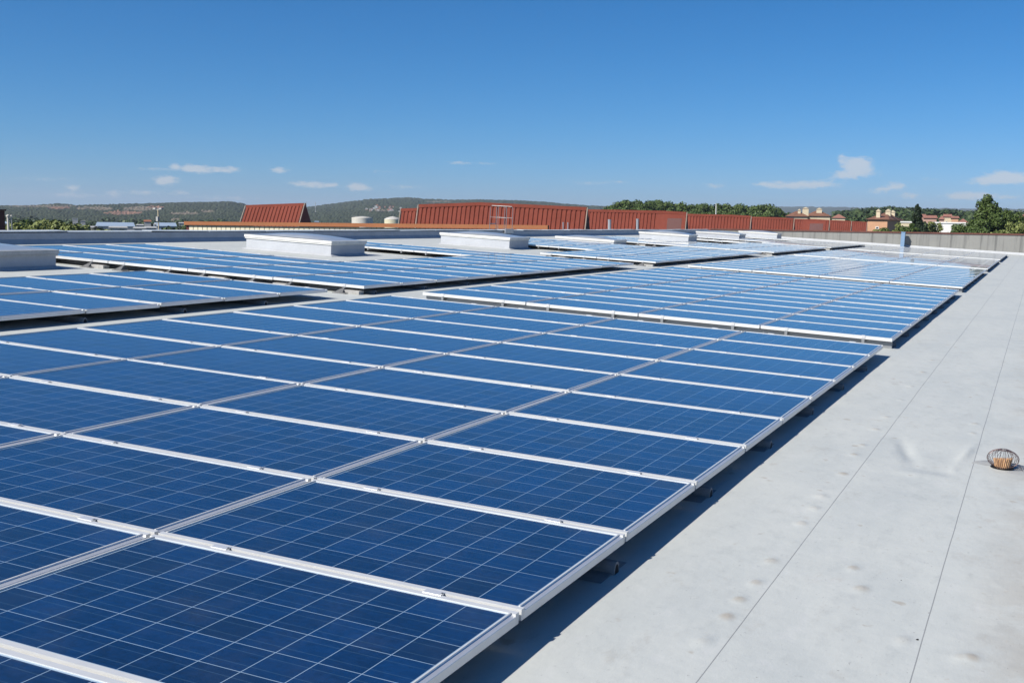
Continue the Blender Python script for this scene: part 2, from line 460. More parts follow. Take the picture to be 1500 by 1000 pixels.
V0, V1, UL, UR = -10.0, 61.5, -18.1, 15.0   # roof deck extent
def roof_h(u, v):
    h = .0035*noise.noise(Vector((u*.9, v*.5, 0)))+.0016*noise.noise(Vector((u*3.1, v*2.3, 4)))
    for a, b in DUV:
        d = ((u-a)/.024)**2+((v-b)/.040)**2
        if d < 9: h += .010*math.exp(-d)
    for (cu, cv, au, av, hh, rot) in ((.86, 4.15, .050, .36, -.020, -.22), (1.06, 4.25, .17, .26, -.010, .3), (1.02, 3.5, .16, .09, .010, 0), (1.24, 4.3, .03, .26, .020, .1), (1.20, 3.75, .025, .12, .006, 0)):
        x, y = u-cu, v-cv
        x, y = x*cos(rot)-y*sin(rot), x*sin(rot)+y*cos(rot)
        d = (x/au)**2+(y/av)**2
        if d < 9: h += hh*math.exp(-d)
    du = u-1.56; dv = v-4.13; d = math.hypot(du, dv)
    h -= .012*math.exp(-(d/.22)**2)
    return h
us = [UL, -17, -12, -6, -2, -.6]+[i*.02-.3 for i in range(0, 146)]+[2.9, 3.6, 5, 8, UR]
vs = [V0, -6]+[-3+i*.1 for i in range(0, 20)]+[-1+i*.03 for i in range(0, 345)]+[9.35, 9.45]+[9.6+i*.25 for i in range(0, 60)]+[25, 27, 30, 34, 38, 42, 46, 50, 54, 58, V1]
m = MB()
for v in vs:
    for u in us:
        f = min(1, max(0, (u+.3)/.3))*min(1, max(0, (2.9-u)/.4)) if -.6 < u < 2.9 else 0
        m.v.append((u, v, -H+(roof_h(u, v)*f if v < 25 else 0)))
nu = len(us)
for j in range(len(vs)-1):
    for i in range(nu-1):
        a = j*nu+i; m.f.append((a, a+1, a+nu+1, a+nu)); m.mi.append(0)
tag(m.build('roof_deck', M_ROOF, smooth=True, mat=ROOF), 'light grey membrane roof deck with sealed joints and brown stains', 'roof', kind='structure')

# carcass of our own building under the deck
m = MB(); m.box(UL-.3, UR, V0, V1+.35, -ZR+.8, -H-.06)
tag(m.build('building_block', M_CONC, mat=ROOF), 'concrete block of the building beneath the grey roof deck', 'building')

# ------------------------------------------------------------------ parapets
PT = .125                                    # top of the left parapet over the panel plane
root = thing('parapet_wall', 'low membrane covered parapet in blue shade along the left roof edge', 'parapet', rloc(UL, 0, 0))
m = MB()
m.extrude([(0, V0, -H+.001), (.16, V0, -H+.001), (.035, V0, -H+.10), (0, V0, PT-.03), (-.28, V0, PT-.03), (-.28, V0, -H-.05)], (0, V1-V0-.02, 0))
m.build('wall', M_MEMB, root)
k = 0; v = V0
random.seed(3)
seg = MB(); shadem = MB()
while v < V1-.3:
    L = random.uniform(1.7, 2.4)
    dz = random.uniform(-.006, .012)
    z0, z1 = PT-.002+dz, PT-.002+random.uniform(-.006, .014)
    seg.extrude([(.012, v, z0-.016), (.012, v, z0), (-.30, v, z0+.004), (-.30, v, z0-.016)], (0, min(L-.02, V1-v-.05), z1-z0))
    v += L
seg.build('coping', M_COPE, root)
shadem.box(-.26, -.02, V0+.01, V1-.4, PT-.029, PT-.02); shadem.build('shade_strip', M_DARK, root)  # solid dark strip, painted shade beneath the coping

root = thing('parapet_wall', 'stained grey concrete parapet with rust red coping across the far roof end', 'parapet', rloc(0, V1, 0))
def top(u): return .945+K*u+.02             # its top is level while the deck falls
m = MB()
joints = [UL+.02, -14.2, -11.0, -8.1, -5.3, -2.6, .2, 3.1, 6.0, 9, 12, UR]
for a, b in zip(joints, joints[1:]):
    a2, b2 = a+.004, b-.004
    m.extrude([(a2, 0, -H), (b2, 0, -H), (b2, 0, top(b2)), (a2, 0, top(a2))], (0, .3, 0))
m.build('wall', M_CONC, root)
m = MB(); m.extrude([(UL+.05, .02, -H), (UR, .02, -H), (UR, .02, top(UR)-.01), (UL+.05, .02, top(UL)-.01)], (0, .2, 0)); m.build('joint_filler', M_GREYWALL, root)
m = MB(); m.extrude([(UL+.02, -.05, top(UL)+.002), (UR, -.05, top(UR)+.002), (UR, -.05, top(UR)+.09), (UL+.02, -.05, top(UL)+.09)], (0, .4, 0)); m.build('coping', M_RUST, root)
m = MB(); m.extrude([(UL+.2, -.012, -H+.002), (UL+.2, -.12, -H+.002), (UL+.2, -.10, -H+.02), (UL+.2, -.012, -H+.13)], (UR-UL-.2, 0, 0)); m.build('flashing', M_MEMB, root)

# ------------------------------------------------------------------ solar panels
PW, PH_, FW, FH = 1.65, .99, .024, .042
def frame_mesh():
    m = MB()
    for (x0, x1, y0, y1) in ((0, PW, 0, FW), (0, PW, PH_-FW, PH_)):
        m.box(x0, x1, y0, y1, -FH, 0)
    for sgn, xo in ((1, 0), (-1, PW)):        # side members: flat inner lip, top falling outward
        p = [(xo, -FH), (xo+sgn*FW, -FH), (xo+sgn*FW, 0), (xo+sgn*(FW-.005), 0), (xo+sgn*(FW-.0065), -.0030), (xo+sgn*.001, -.0105), (xo, -.0125)]
        m.extrude([(x, FW, z) for x, z in p], (0, PH_-2*FW, 0), 1)
        a, b = sorted((xo+sgn*FW, xo+sgn*(FW-.006)))
        m.box(a, b, FW, PH_-FW, .0003, .0022)
    return m.mesh('frame', [M_ALU, M_ALUSIDE])
def cell_face(m, x, y, mi=0, z=-.004):
    a, b, c, d = FW-.002, PW-FW+.002, FW-.002, PH_-FW+.002
    m.face([(x+a, y+c, z), (x+b, y+c, z), (x+b, y+d, z), (x+a, y+d, z)], mi, [(a, c), (b, c), (b, d), (a, d)])
def glass_mesh():
    m = MB(); cell_face(m, 0, 0)
    a, b, c, d = FW-.002, PW-FW+.002, FW-.002, PH_-FW+.002
    m.face([(a, d, -.010), (b, d, -.010), (b, c, -.010), (a, c, -.010)], 1)
    return m.mesh('cell_glass', [M_CELL, M_BACK])
def clamp_mesh():
    m = MB()
    m.box(-.038, .038, -.006, .026, .0005, .0030)
    m.box(-.038, .038, .005, .015, -.03, .0005)
    m.box(.030, .0365, .004, .016, .0030, .0050, 1)
    return m.mesh('clamp', [M_CLAMP, M_RAIL])
FM, GM, CLM = frame_mesh(), glass_mesh(), clamp_mesh()
RAILS = (.33, 1.30)                          # where the two rails cross a panel, from its left end
proto = None
def make_panel(mat, label, group):
    global proto
    if proto is None:
        proto = thing('solar_panel', label, 'solar panel', mat, group)
        link('frame', FM, proto); link('cell_glass', GM, proto)
        for x in RAILS:
            c = link('clamp', CLM, proto); c.location = (x, PH_, 0)
        return proto
    return copy_thing(proto, mat, label, group)
def sees(u, v, w=0):
    c = CM @ (Vector((u, v, w))-Vector((1.575928, -3.197904, 1.434510)))
    if c.z < .1: return None
    return CX+F*c.x/c.z, CY+F*c.y/c.z
PU, PV = 1.67, 1.01
ORD = ['nearest', 'second', 'third', 'fourth', 'fifth', 'sixth', 'seventh', 'eighth', 'ninth', 'tenth', 'eleventh']
ROWN = ['last', 'second', 'third', 'fourth', 'fifth', 'sixth', 'seventh', 'eighth', 'ninth', 'tenth', 'eleventh']
COLN = ['rightmost', 'second from right', 'third from right', 'fourth from right', 'fifth from right']
# block: name, right edge u, front v, rows of columns
ARR = [('nearest right hand array', 0.0, -2.02, [4]*11), ('second right hand array', 0.0, 9.88, [4]*11), ('third right hand array', 0.0, 22.15, [4]*11), ('fourth right hand array', 0.0, 34.35, [4]*10),
       ('nearest left hand array', -7.70, -2.02, [2]*11), ('second left hand array', -7.70, 9.93, [5]*4+[2]*5+[5]*2), ('third left hand array', -7.66, 22.5, [2]*4+[5]*5+[2]*2), ('fourth left hand array', -7.55, 35.0, [5]*5+[2]*4+[5])]
npan = 0
random.seed(11)
for name, ur, v0, rows in ARR:
    for r, nc in enumerate(rows):
        for c in range(nc):
            u = ur-(c+1)*PU+.02; v = v0+r*PV+.02
            ok = False
            for a in (0, PW):
                for b in (0, PH_):
                    p = sees(u+a, v+b)
                    if p and -120 < p[0] < 1620 and p[1] < 1100: ok = True
            if not ok: continue
            k = len(rows)-1-r
            lab = f"blue solar panel, {ROWN[k] + ' row from far end' if k else 'farthest row'}, {COLN[c]} column, {name}"
            tilt = Matrix.Rotation(random.gauss(0, .0012), 4, 'X') @ Matrix.Rotation(random.gauss(0, .0009), 4, 'Y')
            make_panel(rloc(u, v, random.uniform(-.0015, .0015)) @ tilt, lab, 'solar panels of the '+name)
            npan += 1
# beyond the 300 nearest: the two farthest arrays, rows no longer told apart
m = MB()
FAR = [(-.0, 45.75, [4]*10), (-7.5, 46.1, [2]*2+[5]*3+[2]*3+[5]*2)]
for ur, v0, rows in FAR:
    for r, nc in enumerate(rows):
        for c in range(nc):
            x, y = ur-(c+1)*PU+.02, v0+r*PV+.02
            for (x0, x1, y0, y1) in ((0, PW, 0, FW), (0, PW, PH_-FW, PH_), (0, FW, FW, PH_-FW), (PW-FW, PW, FW, PH_-FW)):
                m.box(x+x0, x+x1, y+y0, y+y1, -FH, 0, 0)
            cell_face(m, x, y, 1)
tag(m.build('solar_panels', [M_ALU, M_CELL], mat=ROOF), 'pale far solar panels in the last arrays before the end parapet', 'solar panels', kind='stuff')

# support under each array: rails along the rows and arched ballast tracks on the membrane
def support(name, ur, v0, rows, hollow=True, front_blocks=False):
    v1 = v0+len(rows)*PV
    root = thing('mounting_frame', f'grey rails and ballast tracks under the {name}', 'mounting frame', rloc(ur, v0, 0), 'mounting frames under the arrays')
    for c in range(max(rows)):
        r = 0
        while r < len(rows):                 # stretches of rows that have this column
            if rows[r] > c:
                e = r
                while e < len(rows) and rows[e] > c: e += 1
                for x in RAILS:
                    xx = -(c+1)*PU+.02+x
                    m = MB(); m.box(xx-.018, xx+.018, r*PV+.012, e*PV+.05, -FH-.046, -FH-.002)
                    ra = m.build('rail', M_RAIL, root)
                    cl = MB()
                    cl.extrude([(xx-.022, r*PV+.038, .0006), (xx-.022, r*PV+.038, .005), (xx-.022, r*PV+.014, .005), (xx-.022, r*PV+.014, -.034), (xx-.022, r*PV+.019, -.034), (xx-.022, r*PV+.019, .0006)], (.044, 0, 0))
                    cl.build('end_clamp', M_CLAMP, ra)
                r = e
            else: r += 1
    off = .13 if v0 < 0 else .30
    vv = off; arch = []
    step = 1.385
    for i in range(9):
        t = pi*i/8
        arch.append((.030*cos(t), .052*sin(t)))
    arch_i = [(x*.72, z*.80) for x, z in arch]
    while vv < v1-v0:
        nc = rows[min(len(rows)-1, int(vv/PV))]
        L = nc*PU-.05
        x1 = .015 if v0 >= 0 else .02
        if front_blocks and vv < .2:
            vv += step*.5; continue
        b = MB()
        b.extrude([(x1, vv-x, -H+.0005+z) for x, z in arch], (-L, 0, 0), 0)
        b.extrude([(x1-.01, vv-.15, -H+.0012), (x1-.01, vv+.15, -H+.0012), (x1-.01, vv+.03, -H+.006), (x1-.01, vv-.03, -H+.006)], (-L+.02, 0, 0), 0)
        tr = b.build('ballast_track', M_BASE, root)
        ends = MB(); ends.face([(x1+.001, vv-x, -H+z) for x, z in arch_i], 0); ends.build('track_opening', M_DARK, tr)  # flat dark face on the closed end paints the shade inside
        vv += step
    if not front_blocks and v0 > 0:          # straight front beam under the leading edge
        b = MB(); b.box(-rows[0]*PU+.04, -.005, .085, .125, -H+.001, -.056); b.build('front_beam', M_RAIL, root)
    if front_blocks:
        x = -.06
        while x > -rows[0]*PU+.2:
            f = MB(); f.box(x-.32, x, -.02, .10, -H+.001, -H+.055); f.build('ballast_block', M_BLOCK, root); x -= 1.25
        for c in range(rows[0]):
            for q in RAILS:
                xx = -(c+1)*PU+.02+q
                p = MB()
                p.extrude([(xx-.13, -.10, -H+.001), (xx+.10, -.10, -H+.001), (xx+.10, -.10, -H+.010), (xx+.05, -.09, -H+.016), (xx+.016, .0, -.055), (xx-.016, .0, -.055), (xx-.10, -.09, -H+.016), (xx-.13, -.10, -H+.010)], (0, .14, 0))
                p.build('foot', M_FOOT, root)
    return root
for i, (name, ur, v0, rows) in enumerate(ARR):
    support(name, ur, v0, rows, front_blocks='left' in name and v0 > 0)
support('farthest right hand array', *FAR[0]); support('farthest left hand array', *FAR[1], front_blocks=True)

# ------------------------------------------------------------------ rooflights
def skylight(u0, u1, v0, v1, label, h=.255, cap=.09, old=False, dome=.085):
    root = thing('skylight', label, 'skylight', rloc(u0, v0, -H), 'skylights on the roof')
    L, D = u1-u0, v1-v0
    m = MB()
    e = .05
    m.extrude([(0, 0, 0), (L, 0, 0), (L, 0, h), (0, 0, h)], (0, D, 0))
    m.build('curb', M_CURB, root)
    m = MB()
    f = .10                                   # flashing around the foot
    P = [(-f, -f, .003), (L+f, -f, .003), (L+f, D+f, .003), (-f, D+f, .003)]; Q = [(-.004, -.004, .045), (L+.004, -.004, .045), (L+.004, D+.004, .045), (-.004, D+.004, .045)]
    for k in range(4): m.face([P[k], P[(k+1) % 4], Q[(k+1) % 4], Q[k]])
    m.build('flashing', M_MEMB, root)
    cm = M_CAPOLD if old else M_CAP
    m = MB(); o = .035
    m.box(-o+.012, L+o-.012, -o+.012, D+o-.012, h+.001, h+cap*.3)
    m.box(-o, L+o, -o, D+o, h+cap*.3+.004, h+cap)
    m.build('cap_frame', cm, root)
    m = MB(); z0 = h+cap+.001
    def fn(a, b):
        x = .04+a*(L-.08); y = .04+b*(D-.08)
        s = (1-(2*a-1)**4)*(1-(2*b-1)**2*.98)
        t = 1-abs(2*a-1)**2.2
        return (x, y, z0+dome*max(0, s)**.6*(.25+.75*t))
    m.grid(28, 12, fn); m.build('dome', M_DOME, root, smooth=True)
    m = MB()
    for x in (.3, L*.5, L-.3): m.tube([(x, -o-.004, h+cap*.62), (x, -o+.01, h+cap*.62)], .010, 8)
    for y in (.25, D-.25): m.tube([(L+o+.004, y, h+cap*.62), (L+o-.01, y, h+cap*.62)], .010, 8)
    m.build('bolt', M_STEEL, root)
    return root
SU0, SU1 = -15.67, -13.30
skylight(-15.6, -13.12, 8.05, 9.32, 'old grey capped skylight at the left edge, nearest of the row', old=True, h=.20, cap=.10, dome=.06)
skylight(SU0, SU1, 16.6, 17.87, 'white skylight behind the wide front rows of the second left hand array, largest of all')
skylight(SU0, SU1, 25.15, 26.42, 'white domed skylight in front of the aluminium roof ladder, third of the row', h=.27, dome=.085)
skylight(SU0, SU1, 33.45, 34.70, 'white skylight half hidden by panels, with a shaded end, below two vent pipes', h=.11)
skylight(SU0, SU1, 42.4, 43.65, 'small white domed skylight just right of the half hidden one', dome=.11)
skylight(SU0, SU1, 51.0, 52.25, 'distant white skylight below the narrow end of the left parapet')
skylight(SU0, SU1, 59.55, 60.75, 'farthest white skylight close against the end parapet')

# ------------------------------------------------------------------ roof drain with wire guard
du, dv = on_roof(1468, 684)
root = thing('roof_drain', 'dark wire basket over a terracotta strainer in the roof drain', 'roof drain', rloc(du, dv, -H-.008))
m = MB(); m.lathe([(.074, .004), (.074, .002), (.10, .0035), (.195, .006), (.2, .002)], 40); m.build('collar', M_STAIN, root, smooth=True)
m = MB(); m.lathe([(.0001, .0062), (.076, .0062)], 28); m.build('opening', M_DARK, root)  # dark disc paints the shade down the drain hole
m = MB()
nw = 30
for k in range(nw):
    w = 2*pi*k/nw+random.uniform(-.06, .06)
    pts = []
    for t in range(9):
        s = t/8
        ph = radians(-62+142*s)
        r = .102*cos(ph); z = .066+.062*sin(ph)
        ww = w+.14*s
        pts.append((r*cos(ww), r*sin(ww), z))
    m.tube(pts, .0014, 5)
for r, z in ((.020, .127), (.034, .1245), (.050, .012)):
    m.tube([(r*cos(2*pi*q/30), r*sin(2*pi*q/30), z) for q in range(31)], .0022, 5, caps=False)
m.tube([(.075, -.03, .012), (.11, -.05, .02), (.13, -.03, .008), (.115, 0, .018), (.10, .02, .03), (.12, .03, .012)], .0013, 4)
m.build('wire_cage', M_WIRE, root)
m = MB()
prof = []
NB = 20
def cup(a, b):
    w = 2*pi*a; z = .004+b*.062*(1+.16*cos(w+.9))
    r = .040+.012*b+.003*sin(a*NB*2*pi)
    return (r*cos(w), r*sin(w), z)
m.grid(120, 6, cup)
for k in range(26):
    w = 2*pi*k/26; z = .070*(1+.16*cos(w+.9))
    m.tube([(.045*cos(w), .045*sin(w), .004), (.058*cos(w+.1), .058*sin(w+.1), z)], .0032, 5)
m.build('strainer', M_TERRA, root)

# two chips of stone lying on the membrane
for (x, y, r, lab) in ((1344, 936, .0058, 'larger dark stone chip on the roof close to the right joint'), (1320, 849, .0036, 'smaller dark stone chip between the two roof joints')):
    a, b = on_roof(x, y)
    m = MB(); q = random.Random(x)
    ring = [(r*(1+q.uniform(-.3, .3))*cos(k*pi/3), r*(1+q.uniform(-.3, .3))*sin(k*pi/3)) for k in range(6)]
    pts = [(X, Y, 0) for X, Y in ring]; up = [(X*.6, Y*.6, r*(.7+.3*q.random())) for X, Y in ring]
    for k in range(6): m.face([pts[k], pts[(k+1) % 6], up[(k+1) % 6], up[k]])
    m.face(up)
    tag(m.build('stone_chip', M_DARK, mat=rloc(a, b, -H+roof_h(a, b)-.001)), lab, 'stone chip')

# blue metal vent box against the end parapet
u, v = on_roof(1321.5, 362); v -= .08
root = thing('vent_box', 'tall blue grey metal vent box standing before the end parapet', 'vent box', rloc(u, v, -H))
m = MB(); m.box(-.11, .11, 0, .30, 0, .86); m.build('casing', M_BLUEMETAL, root)
m = MB(); m.box(-.125, .125, -.015, .32, .862, .90); m.build('lid', M_BLUEMETAL, root)
m = MB(); m.box(-.16, .16, -.03, .38, 0, .03); m.build('base_plate', M_STEEL, root)

# aluminium ladder hooked over the left parapet
p = None
best = min((abs((sees(UL-.15, vv, .1) or (0, 0))[0]-736), vv) for vv in [i*.1 for i in range(200, 600)])
lv = best[1]
root = thing('roof_ladder', 'aluminium ladder with two hooped handrails rising at the left parapet', 'ladder', rloc(UL-.15, lv, PT))
for s, nm in ((-.26, 'a'), (.26, 'b')):
    m = MB()
    m.tube([(.26, s, -.02), (.26, s, .86), (.20, s, .93), (-.40, s, .93), (-.46, s, .86), (-.46, s, -.3)], .012, 8)
    m.tube([(-.10, s, .02), (-.10, s, .92)], .009, 8)
    m.tube([(.26, s, .48), (-.46, s, .48)], .006, 6)
    m.build('handrail', M_RAIL, root)
m = MB()
for z in (-.02, .22): m.tube([(-.46, -.26, z), (-.46, .26, z)], .014, 8)
m.box(-.12, .24, -.30, .30, .0, .025)
m.build('step', M_STEEL, root)
m = MB(); m.box(.25, .29, -.34, .34, -.11, .06); m.build('crossbar', M_STEEL, root)

# ------------------------------------------------------------------ the hall with red roof sheds behind the left parapet
hall = thing('industrial_hall', 'long hall with cream ribbed wall, orange fascia and red shed roofs', 'industrial hall', Matrix.Translation((0, 0, 0)))
FV = 85.0
def facade_pt(x, y, v=FV):
    r = ray(x, y); return CP+r*((v-CP.y)/r.y)
A = facade_pt(272, 324.3); Bp = facade_pt(804, 330.0)
A.z += 0; 
fh = .37
slope = (Bp.z-A.z)/(Bp.x-A.x)
m = MB(); m.extrude([(A.x, FV-.25, A.z-fh), (Bp.x, FV-.25, Bp.z-fh), (Bp.x, FV-.25, Bp.z), (A.x, FV-.25, A.z)], (0, .3, 0)); m.build('fascia', M_ORANGE, hall)
m = MB()
x = A.x+.45; n = 0
while x < Bp.x-.3:
    zt = A.z+slope*(x-A.x)-fh-.05
    m.box(x, x+.50, FV, FV+.2, 0, zt)
    m.box(x+.50, x+.62, FV+.06, FV+.2, 0, zt)
    x += .62
m.build('cream_wall', M_CREAM, hall)
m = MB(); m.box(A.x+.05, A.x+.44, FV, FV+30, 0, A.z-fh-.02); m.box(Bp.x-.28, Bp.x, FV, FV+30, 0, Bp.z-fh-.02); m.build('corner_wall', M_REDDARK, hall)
m = MB(); m.box(A.x, Bp.x-.3, FV+.3, FV+214, 8.6, 8.9); m.build('flat_roof', M_HALLROOF, hall)
m = MB()
for k in range(len([0])):
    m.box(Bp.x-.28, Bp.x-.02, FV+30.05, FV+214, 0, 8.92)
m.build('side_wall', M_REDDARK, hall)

def shed(pts, v, hw, zb, parent, pitch=.9, label=None, hatch=None):
    """steep corrugated roof shed: ridge through pts [(x, z)...], front slope to the sun, gable at each end coloured dark for shade"""
    root = MB()
    ridge = [Vector((x, v, z)) for x, z in pts]
    m = MB()
    for a, b in zip(ridge, ridge[1:]):
        L = b.x-a.x; n = max(1, int(L/(pitch*.52)))
        for k in range(n):
            t0, t1 = k/n, (k+1)/n
            def P(t, up, out):
                q = a.lerp(b, t)
                return (q.x, q.y-hw*(1-up)-out, q.z*up+zb*(1-up)) if up < 1 else (q.x, q.y-out, q.z)
            tm = t0+(t1-t0)*.74; r = .10
            for (p0, p1, o0, o1) in ((t0, t0+(t1-t0)*.12, 0, r), (t0+(t1-t0)*.12, tm, r, r), (tm, tm+(t1-t0)*.12, r, 0), (tm+(t1-t0)*.12, t1, 0, 0)):
                m.face([P(p0, 0, o0), P(p1, 0, o1), P(p1, 1, o1), P(p0, 1, o0)])
        m.face([(a.x, v+hw, zb), (b.x, v+hw, zb), (b.x, v, b.z), (a.x, v, a.z)][::-1])
    s = m.build('shed_roof', M_REDMETAL, parent)
    if label: s['label'] = label
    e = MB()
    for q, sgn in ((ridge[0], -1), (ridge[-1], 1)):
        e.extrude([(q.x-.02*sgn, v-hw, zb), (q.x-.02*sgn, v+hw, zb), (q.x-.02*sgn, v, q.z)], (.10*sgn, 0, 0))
    e.build('gable', M_REDDARK, s)  # gable shade is in the colour, darker than the slope sheet
    t = MB()
    for a, b in zip(ridge, ridge[1:]):
        t.extrude([(a.x, v-.22, a.z-.30), (a.x, v-.20, a.z+.04), (a.x, v+.2, a.z+.04), (a.x, v+.22, a.z-.30)], b-a)
    t.build('ridge_cap', M_REDMETAL, s)
    t = MB()
    for q, sgn in ((ridge[0], -1), (ridge[-1], 1)):
        t.tube([(q.x+.1*sgn, v-hw-.14, zb), (q.x+.1*sgn, v-.14, q.z)], .062, 6)
    t.build('edge_trim', M_TRIM, s)
    if hatch:
        x0, x1, f0, f1 = hatch
        hm = MB()
        def Q(x, f, o): return (x, v-hw*(1-f)-o, zb+(ridge[0].lerp(ridge[-1], .9).z-zb)*f)
        hm.face([Q(x0, f0, .14), Q(x1, f0, .14), Q(x1, f1, .14), Q(x0, f1, .14)]); hm.face([Q(x0-1.6, 0, .12), Q(x1+.5, 0, .12), Q(x1+.5, .98, .12), Q(x0-1.6, .98, .12)], 1)
        hm.build('hatch', [M_REDDARK, M_REDMETAL], s)
    return s
UG = -39.92                                   # all gables stand in one plane
def xat(px, py, v):
    q = facade_pt(px, py, v); return q.x, q.z
c1 = xat(705, 297, 91.9); l1 = xat(615, 300, 91.9)
shed([l1, c1, (UG, 11.73)], 91.9, .72, 8.9, hall, .95)
for v, z, hat in ((122.9, 11.71, (UG-2.4, UG-.5, 0, .72)), (154.2, 11.60, None), (184.2, 11.51, None), (218.1, 11.46, (UG-4, UG-1.2, 0, .7)), (245.3, 11.43, None), (269, 11.36, None)):
    shed([(UG-32, z+.35), (UG-3, z+.12), (UG, z)], v, .72+.1*(v > 200), 8.9, hall, .95, hatch=hat)
lx, lz = xat(362, 301, 96); rx, rz = xat(447, 298, 96)
s0 = shed([(lx, lz), (rx-.05, rz)], 96, 1.35, 8.9, hall, .95)
lx, lz = xat(589, 306, 105); rx, rz = xat(640, 304.5, 105)
shed([(lx, lz), (rx, rz)], 105, .7, 8.9, hall, .95)

def pipe(x, ytop, v, r, label, zb=8.9, cap=True):
    q = facade_pt(x, ytop, v)
    root = thing('vent_pipe', label, 'vent pipe', Matrix.Translation((q.x, v, zb)), 'vent pipes on the hall roof')
    h = q.z-zb
    m = MB(); m.lathe([(r, 0), (r, h), (r*.8, h), (r*.8, h-.1)], 16); m.build('shaft', M_STEEL, root, smooth=False)
    m = MB(); m.lathe([(r*1.12, h-.10), (r*1.12, h-.02)], 16); m.build('collar', M_STEEL, root)
pipe(893, 321.5, 119, .21, 'wider grey vent pipe in front of the second red shed roof')
pipe(934, 320.5, 119, .17, 'slimmer taller grey vent pipe in front of the second red shed roof')
pipe(825, 325.5, 90, .055, 'left of two thin short pipes before the largest red shed roof')
pipe(832, 325.8, 90, .055, 'right of two thin short pipes before the largest red shed roof')

# ------------------------------------------------------------------ hills
def smooth(t): t = max(0, min(1, t)); return t*t*(3-2*t)
def hill(name, label, prof, db, dc, zb, nx, ny, mats, rough, patches=(), back=1.5):
    m = MB(); prof = sorted(prof); x0, x1 = prof[0][0], prof[-1][0]
    rnd = random.Random(len(name)+nx)
    def py(x):
        for (a, ya), (b, yb) in zip(prof, prof[1:]):
            if a <= x <= b: return ya+(yb-ya)*smooth((x-a)/(b-a))*.5+(yb-ya)*(x-a)/(b-a)*.5
        return prof[-1][1]
    V = []
    for j in range(ny+1):
        t = j/ny
        for i in range(nx+1):
            x = x0+(x1-x0)*i/nx
            zc = at(x, py(x), dc).z
            if t <= .8:
                s = t/.8; d = db+(dc-db)*s; z = zb+(zc-zb)*(smooth(s)*.45+s*.55)
            else:
                s = (t-.8)/.2; d = dc*(1+(back-1)*s); z = zc+(zb-3-zc)*s
            q = at(x, 318, d)
            amp = rough*(.25+.75*min(1, t*1.2))
            n1 = noise.noise(Vector((q.x/140, q.y/140, 3)))*amp*1.6*(1-abs(t-.8)*1.0)*(0 if abs(t-.8) < .03 else 1)
            z += n1+rnd.uniform(-.5, .6)*amp
            V.append((q.x, q.y, z))
    m.v = V
    for j in range(ny):
        for i in range(nx):
            a = j*(nx+1)+i; m.f.append((a, a+1, a+nx+2, a+nx+1))
            mi = 0
            if patches and j < ny*.8:
                c = MW @ (Vector(V[a])-CP); X, Y = CX+F*c.x/c.z, CY+F*c.y/c.z
                for (cx_, cy_, sx, sy, k) in patches:
                    d = ((X-cx_)/sx)**2+((Y-cy_)/sy)**2+.7*noise.noise(Vector((X*.09, Y*.35, k)))
                    if d < 1: mi = k
            m.mi.append(mi)
    o = m.build(name, mats)
    return tag(o, label, 'hill', kind='structure')
HM = [M_HILL, M_EARTH, M_SCAR]
hill('hill', 'low wooded hill with red and pale quarry scars on the left skyline', [(-260, 304), (-120, 301), (0, 302), (40, 301.5), (84, 298.5), (115, 300.5), (150, 299.5), (200, 298.5), (262, 297), (300, 296.5), (336, 295.5), (352, 297.5), (375, 304), (400, 310), (440, 318), (480, 322)], 900, 2300, .5, 300, 60, HM, 2.4,
     patches=[(85, 304, 16, 2.6, 1), (60, 302.5, 50, 1.3, 2), (135, 305, 28, 1.8, 2), (150, 307, 14, 1.6, 2), (178, 312, 26, 2.6, 1), (205, 306, 26, 3.2, 2), (228, 304, 12, 1.8, 1), (270, 313, 22, 1.8, 2), (303, 310, 9, 1.2, 2), (255, 323, 7, 3, 2)])
hill('hill', 'longer wooded hill rising behind the red shed roofs with a hillside village', [(330, 318), (380, 312), (420, 307), (445, 304.5), (462, 303), (480, 300), (505, 296.5), (520, 294.5), (545, 291.5), (575, 291), (600, 290.5), (625, 292), (660, 293), (700, 293), (745, 293.5), (790, 295.5), (830, 299), (870, 302), (910, 303.5), (960, 307), (1040, 313), (1100, 319)], 1000, 2900, .5, 330, 60, HM, 3.0,
     patches=[(640, 296, 20, 1.0, 2), (560, 309, 12, 1.2, 2)])
hill('hill', 'distant blue grey ridge low on the skyline behind the cream houses', [(980, 312), (1060, 306), (1130, 303.5), (1190, 303), (1240, 304), (1300, 306), (1400, 306), (1500, 306.5), (1640, 305)], 3500, 6500, .5, 120, 30, [M_HILL], 7)

